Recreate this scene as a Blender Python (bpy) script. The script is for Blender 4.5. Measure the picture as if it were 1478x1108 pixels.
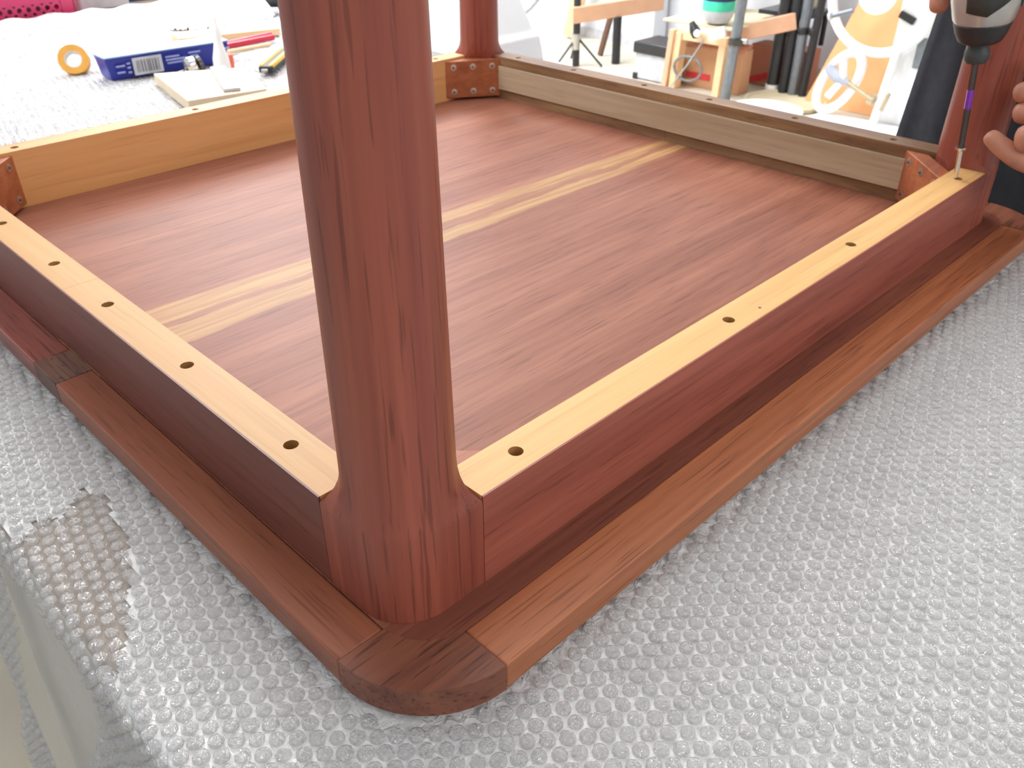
import bpy, bmesh, math, random
import numpy as np
from mathutils import Vector, Matrix, noise

random.seed(7); rng = np.random.default_rng(7)
for o in list(bpy.data.objects): bpy.data.objects.remove(o)
S = bpy.context.scene
COL = S.collection
PI = math.pi
R = math.radians

# ------------------------------------------------------------------ camera
cam = bpy.data.cameras.new('camera'); co = bpy.data.objects.new('camera', cam); COL.objects.link(co)
right = Vector((0.70531434, -0.70889195, -0.00197037))
down = Vector((-0.38651173, -0.38222812, -0.83935115))
fwd = Vector((0.59425614, 0.59276797, -0.54358603))
m = Matrix.Identity(4)
for i in range(3):
    m[i][0] = right[i]; m[i][1] = -down[i]; m[i][2] = -fwd[i]
m.translation = Vector((-0.19089593, -0.28289677, 0.39708389))
co.matrix_world = m
cam.sensor_width = 36; cam.lens = 1228.6 / 1478 * 36
cam.clip_start = 0.01; cam.clip_end = 60
cam.dof.use_dof = True; cam.dof.focus_distance = 0.50; cam.dof.aperture_fstop = 20
S.camera = co

# ------------------------------------------------------------------ world, lights, exposure
W = bpy.data.worlds.new('world'); S.world = W; W.use_nodes = True
wn = W.node_tree; bg = wn.nodes['Background']
tc = wn.nodes.new('ShaderNodeTexCoord'); sx = wn.nodes.new('ShaderNodeSeparateXYZ'); rp = wn.nodes.new('ShaderNodeValToRGB')
wn.links.new(tc.outputs['Generated'], sx.inputs[0]); wn.links.new(sx.outputs['Z'], rp.inputs[0]); wn.links.new(rp.outputs[0], bg.inputs[0])
rp.color_ramp.elements[0].color = (0.62, 0.66, 0.72, 1); rp.color_ramp.elements[1].color = (0.95, 0.97, 1.0, 1)
bg.inputs[1].default_value = 0.80

def area(name, loc, target, size, power, color=(1, 1, 1), sy=None):
    l = bpy.data.lights.new(name, 'AREA'); l.energy = power; l.color = color; l.size = size
    if sy: l.shape = 'RECTANGLE'; l.size_y = sy
    o = bpy.data.objects.new(name, l); COL.objects.link(o); o.location = loc
    o.rotation_euler = (Vector(target) - Vector(loc)).to_track_quat('-Z', 'Y').to_euler()
    return o
area('overhead_light', (0.9, 1.2, 2.0), (0.45, 0.4, 0), 1.0, 17, (1, 0.97, 0.92), 1.6)
area('doorway_light', (0.6, -2.6, 1.6), (0.5, 0.3, 0), 1.8, 26, (1, 0.95, 0.90), 1.3)
area('back_fill_light', (2.2, 3.6, 2.3), (3.4, 2.2, -0.6), 2.0, 230, (0.97, 0.98, 1))  # added fill that brightens the workshop background
area('far_table_fill', (-0.9, 2.3, 1.5), (1.05, 1.5, 0), 0.9, 8, (0.97, 0.98, 1)).data.spread = R(70)  # added narrow fill to whiten the far table and foam block
S.view_settings.view_transform = 'Standard'; S.view_settings.look = 'None'
S.view_settings.gamma = 1; S.view_settings.use_curve_mapping = False
S.view_settings.exposure = 0.0

# ------------------------------------------------------------------ materials
def lin(c): return tuple(((v / 255) / 12.92 if v / 255 <= 0.04045 else ((v / 255 + 0.055) / 1.055) ** 2.4) for v in c) + (1,)
def newmat(name):
    mt = bpy.data.materials.new(name); mt.use_nodes = True
    return mt, mt.node_tree, mt.node_tree.nodes['Principled BSDF']
def plain(name, rgb, rough=0.5, metal=0.0, var=0.12, scale=30, bump=0.0, alpha=1, spec=0.5, trans=0, coat=0):
    mt, nt, b = newmat(name); c = lin(rgb)
    tcn = nt.nodes.new('ShaderNodeTexCoord'); n = nt.nodes.new('ShaderNodeTexNoise'); n.inputs['Scale'].default_value = scale; n.inputs['Detail'].default_value = 5
    nt.links.new(tcn.outputs['Object'], n.inputs['Vector'])
    r = nt.nodes.new('ShaderNodeValToRGB')
    r.color_ramp.elements[0].position = .3; r.color_ramp.elements[1].position = .7
    r.color_ramp.elements[0].color = tuple(v * (1 - var) for v in c[:3]) + (1,)
    r.color_ramp.elements[1].color = tuple(min(1, v * (1 + var)) for v in c[:3]) + (1,)
    nt.links.new(n.outputs['Fac'], r.inputs[0]); nt.links.new(r.outputs[0], b.inputs['Base Color'])
    b.inputs['Roughness'].default_value = rough; b.inputs['Metallic'].default_value = metal
    b.inputs['Specular IOR Level'].default_value = spec; b.inputs['Alpha'].default_value = alpha
    b.inputs['Transmission Weight'].default_value = trans; b.inputs['Coat Weight'].default_value = coat
    if bump:
        bp = nt.nodes.new('ShaderNodeBump'); bp.inputs['Strength'].default_value = bump; bp.inputs['Distance'].default_value = .002
        nt.links.new(n.outputs['Fac'], bp.inputs['Height']); nt.links.new(bp.outputs[0], b.inputs['Normal'])
    return mt
def wood(name, base, dark, light, axis='x', fine=160, broad=16, stretch=0.05, rough=0.42, off=0.0, pore=0.55, spec=0.4, tilt=0.0, bw=0.55):
    """timber with broad figure bands, fine fibre and dark pores running along one axis"""
    mt, nt, b = newmat(name); L = nt.links.new
    t = nt.nodes.new('ShaderNodeTexCoord')
    def mapped(sc, st, o):
        mp = nt.nodes.new('ShaderNodeMapping'); s = [sc, sc, sc]; s['xyz'.index(axis)] = sc * st
        mp.inputs['Scale'].default_value = s; mp.inputs['Location'].default_value = (o, o * 1.7, o * .6)
        mp.inputs['Rotation'].default_value = (0, 0, tilt) if axis != 'z' else (tilt, 0, 0)
        L(t.outputs['Object'], mp.inputs[0]); return mp
    def nz(sc, st, o, det=4, dist=0.0):
        n = nt.nodes.new('ShaderNodeTexNoise'); n.inputs['Scale'].default_value = 1; n.inputs['Detail'].default_value = det
        n.inputs['Distortion'].default_value = dist
        L(mapped(sc, st, o).outputs[0], n.inputs['Vector']); return n
    nb = nz(broad, stretch * 1.6, off, 3, 0.6); nf = nz(fine, stretch * .5, off + 3, 3); npz = nz(fine * 2.6, stretch * .7, off + 7, 2)
    r = nt.nodes.new('ShaderNodeValToRGB'); e = r.color_ramp.elements
    e[0].position = .30; e[0].color = lin(dark); e[1].position = .70; e[1].color = lin(light)
    x = e.new(.5); x.color = lin(base)
    mx = nt.nodes.new('ShaderNodeMix'); mx.data_type = 'FLOAT'; mx.inputs[0].default_value = 1 - bw
    L(nb.outputs['Fac'], mx.inputs[2]); L(nf.outputs['Fac'], mx.inputs[3]); L(mx.outputs[0], r.inputs[0])
    pr = nt.nodes.new('ShaderNodeMapRange'); pr.inputs[1].default_value = .33; pr.inputs[2].default_value = .42
    pr.inputs[3].default_value = pore; pr.inputs[4].default_value = 1
    L(npz.outputs['Fac'], pr.inputs[0])
    mu = nt.nodes.new('ShaderNodeMix'); mu.data_type = 'RGBA'; mu.blend_type = 'MULTIPLY'; mu.inputs[0].default_value = 1
    L(r.outputs[0], mu.inputs[6]); L(pr.outputs[0], mu.inputs[7]); L(mu.outputs[2], b.inputs['Base Color'])
    b.inputs['Roughness'].default_value = rough; b.inputs['Specular IOR Level'].default_value = spec
    bp = nt.nodes.new('ShaderNodeBump'); bp.inputs['Strength'].default_value = .12; bp.inputs['Distance'].default_value = .0006
    L(npz.outputs['Fac'], bp.inputs['Height']); L(bp.outputs[0], b.inputs['Normal'])
    mt['mu'] = mu.name
    return mt

M = {}
M['leg'] = wood('red_leg_timber', (150, 78, 61), (126, 61, 49), (170, 92, 71), 'z', 130, 20, .05, .42, bw=.55, pore=.66)
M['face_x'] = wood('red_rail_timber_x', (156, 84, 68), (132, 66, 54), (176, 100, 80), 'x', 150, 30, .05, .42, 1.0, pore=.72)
M['face_y'] = wood('shaded_red_rail_timber_y', (118, 66, 55), (104, 56, 46), (132, 76, 62), 'y', 150, 30, .06, .40, 2.0, pore=.75)  # same red rail timber, with shaded-side darkness put into the colour
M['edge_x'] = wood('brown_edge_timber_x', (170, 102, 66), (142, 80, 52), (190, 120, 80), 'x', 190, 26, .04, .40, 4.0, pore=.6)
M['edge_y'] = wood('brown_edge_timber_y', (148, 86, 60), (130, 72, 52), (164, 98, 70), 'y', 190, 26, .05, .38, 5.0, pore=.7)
M['edge_y2'] = wood('rosy_edge_timber_y', (142, 76, 64), (116, 58, 50), (164, 94, 80), 'y', 170, 26, .05, .36, 6.0, pore=.5)
M['corner'] = wood('dark_corner_timber', (130, 78, 58), (104, 60, 46), (146, 90, 66), 'x', 150, 34, .09, .42, 8.0, tilt=R(12), pore=.5)
M['knot'] = wood('grey_brown_knotty_timber', (120, 84, 68), (92, 60, 50), (142, 102, 82), 'y', 150, 30, .08, .42, 9.0, pore=.4)
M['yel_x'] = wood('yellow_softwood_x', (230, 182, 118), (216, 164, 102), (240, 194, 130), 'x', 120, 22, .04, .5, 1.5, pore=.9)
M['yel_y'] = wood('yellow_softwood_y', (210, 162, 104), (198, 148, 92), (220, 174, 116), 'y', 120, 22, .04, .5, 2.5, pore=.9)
M['ora_x'] = wood('orange_softwood_x', (222, 166, 108), (208, 148, 90), (232, 178, 120), 'x', 90, 18, .06, .5, 3.5, pore=.9)
M['tan_y'] = wood('tan_rail_timber_y', (134, 100, 70), (98, 68, 44), (168, 134, 94), 'y', 90, 13, .16, .5, 4.5, pore=.8)
M['batten'] = wood('pale_batten_timber', (178, 156, 128), (164, 142, 114), (190, 168, 140), 'y', 160, 30, .05, .55, 5.5, pore=.88)
M['brace'] = wood('orange_brown_block_timber', (170, 98, 62), (146, 78, 48), (188, 116, 76), 'x', 110, 24, .2, .48, 6.5, pore=.8)

# veneer of the underside with the pale double sapwood streak
def veneer():
    mt = wood('table_underside_veneer', (153, 97, 76), (130, 77, 60), (173, 116, 91), 'x', 170, 22, .06, .5, 11.0, pore=.7, bw=.6, spec=.25)
    nt = mt.node_tree; L = nt.links.new; b = nt.nodes['Principled BSDF']; mu = nt.nodes[mt['mu']]
    t = nt.nodes.new('ShaderNodeTexCoord'); mp = nt.nodes.new('ShaderNodeMapping'); mp.inputs['Scale'].default_value = (3.2, 14, 1)
    L(t.outputs['Object'], mp.inputs[0])
    n = nt.nodes.new('ShaderNodeTexNoise'); n.inputs['Scale'].default_value = 1.6; n.inputs['Detail'].default_value = 9; n.inputs['Roughness'].default_value = .65; L(mp.outputs[0], n.inputs['Vector'])
    s = nt.nodes.new('ShaderNodeSeparateXYZ'); L(t.outputs['Object'], s.inputs[0])
    def mth(op, a, bb=None, clamp=False):
        q = nt.nodes.new('ShaderNodeMath'); q.operation = op; q.use_clamp = clamp
        for i, v in enumerate((a, bb)):
            if v is None: continue
            if isinstance(v, (int, float)): q.inputs[i].default_value = v
            else: L(v, q.inputs[i])
        return q.outputs[0]
    # centre line of the streak, object origin at (.46,.456)
    wob = mth('MULTIPLY', mth('SUBTRACT', n.outputs['Fac'], .5), .024)
    yc = mth('ADD', mth('SUBTRACT', s.outputs['Y'], mth('MULTIPLY', s.outputs['X'], -.012)), wob)
    yc = mth('ADD', yc, .002)
    half = mth('SUBTRACT', .036, mth('MULTIPLY', s.outputs['X'], .024))
    a = mth('ABSOLUTE', yc)
    inside = mth('MULTIPLY', mth('SUBTRACT', half, a), 260, True)
    core = mth('SUBTRACT', 1, mth('MULTIPLY', mth('SUBTRACT', mth('ABSOLUTE', mth('ADD', yc, mth('MULTIPLY', wob, 1.1))), .0048), 260, True))
    mask = mth('MULTIPLY', inside, mth('SUBTRACT', 1, mth('MULTIPLY', core, .8)))
    mask = mth('MULTIPLY', mask, .88)
    mx = nt.nodes.new('ShaderNodeMix'); mx.data_type = 'RGBA'; L(mask, mx.inputs[0]); L(mu.outputs[2], mx.inputs[6])
    r = nt.nodes.new('ShaderNodeValToRGB'); r.color_ramp.elements[0].color = lin((168, 126, 84)); r.color_ramp.elements[1].color = lin((200, 156, 106))
    r.color_ramp.elements[0].position = .35; r.color_ramp.elements[1].position = .65
    mp2 = nt.nodes.new('ShaderNodeMapping'); mp2.inputs['Scale'].default_value = (6, 150, 1); L(t.outputs['Object'], mp2.inputs[0])
    n2 = nt.nodes.new('ShaderNodeTexNoise'); n2.inputs['Scale'].default_value = 1; L(mp2.outputs[0], n2.inputs['Vector'])
    L(n2.outputs['Fac'], r.inputs[0]); L(r.outputs[0], mx.inputs[7]); L(mx.outputs[2], b.inputs['Base Color'])
    return mt
M['veneer'] = veneer()
M['holewood'] = plain('hole_wall_wood', (176, 132, 76), .7)
M['steel'] = plain('screw_steel', (196, 192, 186), .3, .85)
M['darksteel'] = plain('dark_steel', (90, 86, 82), .3, .9)
M['chrome'] = plain('polished_steel', (225, 225, 225), .15, 1)
M['purple'] = plain('purple_band_paint', (128, 50, 180), .2, .3, coat=.5)
M['blackrub'] = plain('black_rubber', (42, 42, 44), .5)
M['toolgrey'] = plain('tool_silver_grey', (186, 184, 178), .28, .35, coat=.4)
M['tooldark'] = plain('tool_charcoal', (58, 62, 60), .5)
M['teal'] = plain('tool_teal_plastic', (24, 122, 116), .35)
M['cloth'] = plain('black_cotton_cloth', (46, 47, 54), .85, var=.25, scale=60, bump=.2)
M['denim'] = plain('dark_trouser_cloth', (38, 40, 46), .9, scale=80)
M['skin'] = plain('tanned_skin', (196, 134, 108), .5, var=.12, scale=60, bump=.1)
M['nail'] = plain('finger_nail', (226, 176, 158), .3)
M['hair'] = plain('black_hair', (28, 24, 22), .5, scale=120)
M['eye'] = plain('eye_white', (235, 232, 226), .2)
M['shoe'] = plain('shoe_leather', (40, 36, 34), .5)
M['concrete'] = plain('pale_concrete', (205, 198, 180), .8, var=.1, scale=3, bump=.1)
M['wallpaint'] = plain('white_wall_paint', (226, 230, 238), .8, var=.02, scale=2)
M['cardtop'] = plain('tan_kraft_card', (178, 158, 138), .8, var=.08, scale=12)
M['benchside'] = plain('grey_bench_side', (206, 203, 196), .7, var=.06, scale=8)
M['card'] = plain('kraft_cardboard', (206, 156, 118), .8, var=.05, scale=10)
M['cardpink'] = plain('brown_cardboard', (196, 130, 104), .8, var=.06, scale=10)
M['orangeboard'] = plain('tan_orange_board', (236, 176, 122), .7, var=.04, scale=6)
M['pine'] = plain('raw_pine', (240, 204, 160), .6, var=.06, scale=14)
M['peach'] = plain('peach_timber', (228, 178, 144), .6, var=.06, scale=14)
M['galv'] = plain('grey_galvanised_steel', (130, 136, 142), .4, .5)
M['blackpaint'] = plain('black_paint', (44, 44, 46), .4)
M['brownstrut'] = plain('brown_strut', (110, 78, 60), .6)
M['white'] = plain('white_plastic', (246, 246, 246), .4, var=.02)
M['foam'] = plain('white_foam', (250, 250, 250), .8, var=.01)
M['palegrey'] = plain('pale_grey_plastic', (196, 198, 204), .4)
M['greyring'] = plain('grey_painted_metal', (176, 180, 194), .4)
M['red'] = plain('red_print', (214, 60, 66), .5)
M['redstick'] = plain('crimson_lacquer', (200, 48, 72), .35)
M['pink'] = plain('pink_plastic', (214, 60, 112), .35, var=.04)
M['blue'] = plain('blue_card_print', (34, 44, 146), .35, var=.05)
M['lightblue'] = plain('pale_blue_card', (160, 186, 214), .45, var=.03)
M['cobalt'] = plain('cobalt_plastic', (44, 96, 180), .4)
M['ink'] = plain('dark_ink', (70, 70, 76), .6)
M['paleink'] = plain('pale_blue_ink', (150, 160, 214), .6)
M['yellow'] = plain('amber_tape', (226, 164, 68), .5)
M['tapecore'] = plain('white_card_core', (214, 208, 196), .7)
M['tapeside'] = plain('tape_edge', (246, 190, 84), .55)
M['beige'] = plain('beige_sack', (214, 200, 168), .8, var=.08, scale=8)
M['green'] = plain('green_plastic', (70, 210, 170), .3)
M['navy'] = plain('navy_plastic', (36, 44, 96), .4)
M['brass'] = plain('worn_brass', (188, 172, 140), .35, .6)
M['hose'] = plain('grey_hose', (168, 172, 176), .5)
M['amber'] = plain('tool_yellow', (238, 184, 52), .4)
M['orangecap'] = plain('orange_cap', (240, 116, 92), .4)
M['dustyglass'] = plain('dusty_glass', (206, 216, 224), .15, alpha=.6)

def film(name, rgb, rough, alpha, bscale, bstr, spec=.6, bdist=.002, var=.1):
    mt = plain(name, rgb, rough, var=var, scale=bscale, alpha=alpha, spec=spec)
    nt = mt.node_tree; b = nt.nodes['Principled BSDF']
    t = nt.nodes.new('ShaderNodeTexCoord'); n = nt.nodes.new('ShaderNodeTexNoise'); n.inputs['Scale'].default_value = bscale
    n.inputs['Detail'].default_value = 4; n.inputs['Distortion'].default_value = 1.2
    nt.links.new(t.outputs['Object'], n.inputs['Vector'])
    bp = nt.nodes.new('ShaderNodeBump'); bp.inputs['Strength'].default_value = bstr; bp.inputs['Distance'].default_value = bdist
    nt.links.new(n.outputs['Fac'], bp.inputs['Height']); nt.links.new(bp.outputs[0], b.inputs['Normal'])
    return mt
M['film'] = film('bubble_wrap_film', (228, 227, 225), .22, 1.0, 110, .8, bdist=.004, var=.10)
M['bub'] = film('bubble_wrap_bubbles', (186, 184, 182), .10, .80, 330, .8, spec=.9, bdist=.0016, var=.12)
def bubmat(name, rgb, kt, kg, rough, bscale=420, bstr=.9):
    mt, nt, b = newmat(name); nt.nodes.remove(b); L = nt.links.new; out = nt.nodes['Material Output']
    t = nt.nodes.new('ShaderNodeTexCoord'); n = nt.nodes.new('ShaderNodeTexNoise'); n.inputs['Scale'].default_value = bscale
    n.inputs['Detail'].default_value = 2; n.inputs['Distortion'].default_value = 1.6; L(t.outputs['Object'], n.inputs['Vector'])
    bp = nt.nodes.new('ShaderNodeBump'); bp.inputs['Strength'].default_value = bstr; bp.inputs['Distance'].default_value = .0022; L(n.outputs['Fac'], bp.inputs['Height'])
    df = nt.nodes.new('ShaderNodeBsdfDiffuse'); df.inputs[0].default_value = lin(rgb); L(bp.outputs[0], df.inputs['Normal'])
    gl = nt.nodes.new('ShaderNodeBsdfGlossy'); gl.inputs['Roughness'].default_value = rough; gl.inputs[0].default_value = (.97, .97, .97, 1); L(bp.outputs[0], gl.inputs['Normal'])
    tr = nt.nodes.new('ShaderNodeBsdfTransparent')
    m1 = nt.nodes.new('ShaderNodeMixShader'); m1.inputs[0].default_value = kg; L(df.outputs[0], m1.inputs[1]); L(gl.outputs[0], m1.inputs[2])
    m2 = nt.nodes.new('ShaderNodeMixShader'); m2.inputs[0].default_value = kt; L(m1.outputs[0], m2.inputs[1]); L(tr.outputs[0], m2.inputs[2])
    L(m2.outputs[0], out.inputs['Surface']); return mt
M['bub'] = bubmat('bubble_wrap_bubbles', (212, 210, 208), .42, .46, .11, 520, 1.0)
M['film1'] = film('thin_bubble_wrap_film', (216, 214, 212), .18, .30, 90, .6, bdist=.003)
M['bub1'] = bubmat('thin_bubble_wrap_bubbles', (214, 212, 210), .55, .45, .12) if True else film('thin_bubble_wrap_bubbles', (206, 204, 202), .10, .42, 330, .8, spec=.9, bdist=.0016, var=.12)
M['haze'] = film('clear_plastic_bag', (226, 230, 234), .15, .6, 30, .8, bdist=.01)

# ------------------------------------------------------------------ mesh helpers
class MB:
    """collects verts and faces in world coordinates; build() links ONE mesh object"""
    def __init__(s): s.v = []; s.f = []; s.mi = []
    def add(s, vs, fs, mi=0):
        b = len(s.v); s.v += [tuple(p) for p in vs]; s.f += [tuple(i + b for i in f) for f in fs]; s.mi += [mi] * len(fs); return s
    def box(s, a, b, mi=0, rot=None, piv=None):
        x0, y0, z0 = a; x1, y1, z1 = b
        vs = [Vector(p) for p in ((x0,y0,z0),(x1,y0,z0),(x1,y1,z0),(x0,y1,z0),(x0,y0,z1),(x1,y0,z1),(x1,y1,z1),(x0,y1,z1))]
        if rot is not None:
            c = Vector(piv) if piv else (Vector(a) + Vector(b)) / 2
            vs = [c + rot @ (p - c) for p in vs]
        return s.add(vs, [(0,3,2,1),(4,5,6,7),(0,1,5,4),(1,2,6,5),(2,3,7,6),(3,0,4,7)], mi)
    def beam(s, p, q, w, h, mi=0, up=(0, 0, 1)):
        p = Vector(p); q = Vector(q); d = (q - p).normalized(); u = Vector(up)
        if abs(d.dot(u)) > .98: u = Vector((1, 0, 0))
        a = d.cross(u).normalized() * w / 2; b = a.cross(d).normalized() * h / 2
        vs = [p - a - b, p + a - b, p + a + b, p - a + b, q - a - b, q + a - b, q + a + b, q - a + b]
        return s.add(vs, [(0,3,2,1),(4,5,6,7),(0,1,5,4),(1,2,6,5),(2,3,7,6),(3,0,4,7)], mi)
    def tube(s, pts, r, n=12, mi=0, cap=True, closed=False):
        pts = [Vector(p) for p in pts]; N = len(pts); rs = r if isinstance(r, (list, tuple)) else [r] * N
        vs = []; u = None
        for i, p in enumerate(pts):
            if closed: d = (pts[(i + 1) % N] - pts[i - 1]).normalized()
            else: d = (pts[min(i + 1, N - 1)] - pts[max(i - 1, 0)]).normalized()
            if u is None:
                u = Vector((0, 0, 1)) if abs(d.z) < .9 else Vector((1, 0, 0))
            u = (u - d * u.dot(d)).normalized(); w = d.cross(u)
            for k in range(n):
                a = 2 * PI * k / n; vs.append(p + (u * math.cos(a) + w * math.sin(a)) * rs[i])
        fs = []
        for i in range(N if closed else N - 1):
            j = (i + 1) % N
            for k in range(n): l = (k + 1) % n; fs.append((i*n+k, i*n+l, j*n+l, j*n+k))
        if cap and not closed: fs += [tuple(range(n))[::-1], tuple(range((N-1)*n, N*n))]
        return s.add(vs, fs, mi)
    def lathe(s, prof, loc=(0,0,0), axis=(0,0,1), n=24, mi=0):
        d = Vector(axis).normalized(); u = Vector((1,0,0)) if abs(d.x) < .9 else Vector((0,1,0)); u = (u - d*u.dot(d)).normalized(); w = d.cross(u)
        L = Vector(loc); vs = [L + d*z + (u*math.cos(2*PI*k/n) + w*math.sin(2*PI*k/n))*r for r, z in prof for k in range(n)]
        fs = [(i*n+k, i*n+(k+1)%n, (i+1)*n+(k+1)%n, (i+1)*n+k) for i in range(len(prof)-1) for k in range(n)]
        fs += [tuple(range(n))[::-1], tuple(range((len(prof)-1)*n, len(prof)*n))]
        return s.add(vs, fs, mi)
    def prism(s, poly, z0, z1, mi=0):
        n = len(poly)
        vs = [(x, y, z0) for x, y in poly] + [(x, y, z1) for x, y in poly]
        return s.add(vs, [tuple(range(n))[::-1], tuple(range(n, 2*n))] + [(i, (i+1)%n, n+(i+1)%n, n+i) for i in range(n)], mi)
    def build(s, name, mats, parent=None, smooth=False, bevel=0, bseg=2, loc=None, fix=True):
        if not isinstance(mats, (list, tuple)): mats = [mats]
        me = bpy.data.meshes.new(name)
        V = np.array(s.v, dtype=float)
        if parent is not None:
            off = wloc(parent)
        elif loc is not None: off = Vector(loc)
        else:
            off = Vector(((V[:,0].min()+V[:,0].max())/2, (V[:,1].min()+V[:,1].max())/2, V[:,2].min()))
        o = bpy.data.objects.new(name, me)
        me.from_pydata((V - np.array(off)).tolist(), [], s.f)
        for mt in mats: me.materials.append(mt)
        me.polygons.foreach_set('material_index', s.mi)
        if fix:
            bm = bmesh.new(); bm.from_mesh(me); bmesh.ops.recalc_face_normals(bm, faces=bm.faces); bm.to_mesh(me); bm.free()
        if smooth:
            me.polygons.foreach_set('use_smooth', [True]*len(me.polygons))
            me.set_sharp_from_angle(angle=R(38))
        COL.objects.link(o)
        if parent is not None: o.parent = parent
        else: o.location = off
        if bevel:
            md = o.modifiers.new('bevel', 'BEVEL'); md.width = bevel; md.segments = bseg; md.limit_method = 'ANGLE'; md.angle_limit = R(35)
            for p in me.polygons: p.use_smooth = True
            me.set_sharp_from_angle(angle=R(50))
        return o
def wloc(o):
    v = Vector(o.location)
    while o.parent: o = o.parent; v += Vector(o.location)
    return v
def thing(name, label, cat, loc, group=None):
    o = bpy.data.objects.new(name, None); COL.objects.link(o); o.location = loc; o.empty_display_size = .05
    return tag(o, label, cat, group)
def tag(o, label, cat, group=None):
    o['label'] = label; o['category'] = cat
    if group: o['group'] = group
    return o
def struct(o): o['kind'] = 'structure'; return o

# ------------------------------------------------------------------ room shell
FZ = -0.75
struct(MB().box((-2.5, -3, FZ - .1), (6.2, 6.2, FZ)).build('floor', M['concrete']))
struct(MB().box((4.45, -3, FZ), (4.6, 6.2, 2.3)).build('wall_right', M['wallpaint']))
struct(MB().box((-2.5, 5.2, FZ), (4.45, 5.35, 2.3)).build('wall_back', M['wallpaint']))
struct(MB().box((4.435, -3, FZ), (4.45, 5.2, FZ + .06)).build('baseboard_right', M['palegrey']))

# ------------------------------------------------------------------ the two work tables under the bubble wrap
BT = -0.0300   # bench top
def bench(name, label, x0, x1, y0, y1, side_to=None):
    t = thing(name, label, 'table', ((x0+x1)/2, (y0+y1)/2, FZ))
    MB().box((x0, y0, BT - .03), (x1, y1, BT)).build('table_top', M['cardtop'], t, bevel=.003)
    for lx in (x0 + .09, x1 - .05):
        for ly in (y0 + .05, y1 - .05):
            MB().box((lx - .03, ly - .03, FZ), (lx + .03, ly + .03, BT - .03)).build('leg', M['benchside'], t, bevel=.003)
    return t
b1 = bench('work_table', 'tan topped work table under the bubble wrap and the upturned table, grey side panel', -.122, 1.02, -.75, .995)
MB().add([(x, y, z) for x in (-.1215, -.108) for y, z in ((-.74, FZ+.02), (.645, FZ+.02), (.645, -.69), (.425, BT-.03), (-.74, BT-.03))], [(4,3,2,1,0),(5,6,7,8,9),(0,1,6,5),(1,2,7,6),(2,3,8,7),(3,4,9,8),(4,0,5,9)]).build('side_panel', M['benchside'], b1, bevel=.002)
b2 = bench('work_table', 'second wrap-covered work table behind, holding the tape roll, blue box and basket', -.122, 1.27, 1.0, 2.75)

# ------------------------------------------------------------------ bubble wrap
def sheet_pos(u, v, edge=-.124, rad=.006, lift=0.0):
    """flat sheet coordinate (u,v) -> position and normal; beyond the table edge the sheet bends down"""
    und = .0009*math.sin(u*23+v*11) + .0008*math.sin(v*31-u*17)
    if u >= edge: return Vector((u, v, FILM + lift + und + .0012)), Vector((0,0,1))
    s = edge - u; q = rad*PI/2
    if s < q:
        a = s/rad; return Vector((edge - rad*math.sin(a), v, FILM + lift + und - rad*(1-math.cos(a)))), Vector((-math.sin(a),0,math.cos(a)))
    d = s - q; flare = .05*d + .004*math.sin(v*26 + d*9)*min(1, d*12)
    return Vector((edge - rad - flare, v, FILM + lift + und - rad - d)), Vector((-1,0,.05)).normalized()
FILM = -0.0285
TX0, TX1, TY0, TY1 = -.033, .973, -.055, .967
def under_table(u, v, mrg):
    if not (TX0 + mrg < u < TX1 - mrg and TY0 + mrg < v < TY1 - mrg): return False
    for cx, cy, gx, gy in ((TX0+.0695, TY0+.0695, -1, -1), (TX1-.0695, TY0+.0695, 1, -1)):
        if (u-cx)*gx > 0 and (v-cy)*gy > 0 and math.hypot(u-cx, v-cy) > .0695 - mrg: return False
    return True
PATCH = [(-.130,.290),(-.118,.284),(-.105,.300),(-.090,.288),(-.066,.312),(-.056,.285),(-.064,.262),(-.062,.236),(-.074,.214),(-.078,.196),(-.092,.176),(-.098,.156),(-.116,.132),(-.126,.118),(-.170,.105),(-.170,.285)]
def inpoly(x, y, P):
    c = False; j = len(P)-1
    for i in range(len(P)):
        if (P[i][1] > y) != (P[j][1] > y) and x < (P[j][0]-P[i][0])*(y-P[i][1])/(P[j][1]-P[i][1])+P[i][0]: c = not c
        j = i
    return c
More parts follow.
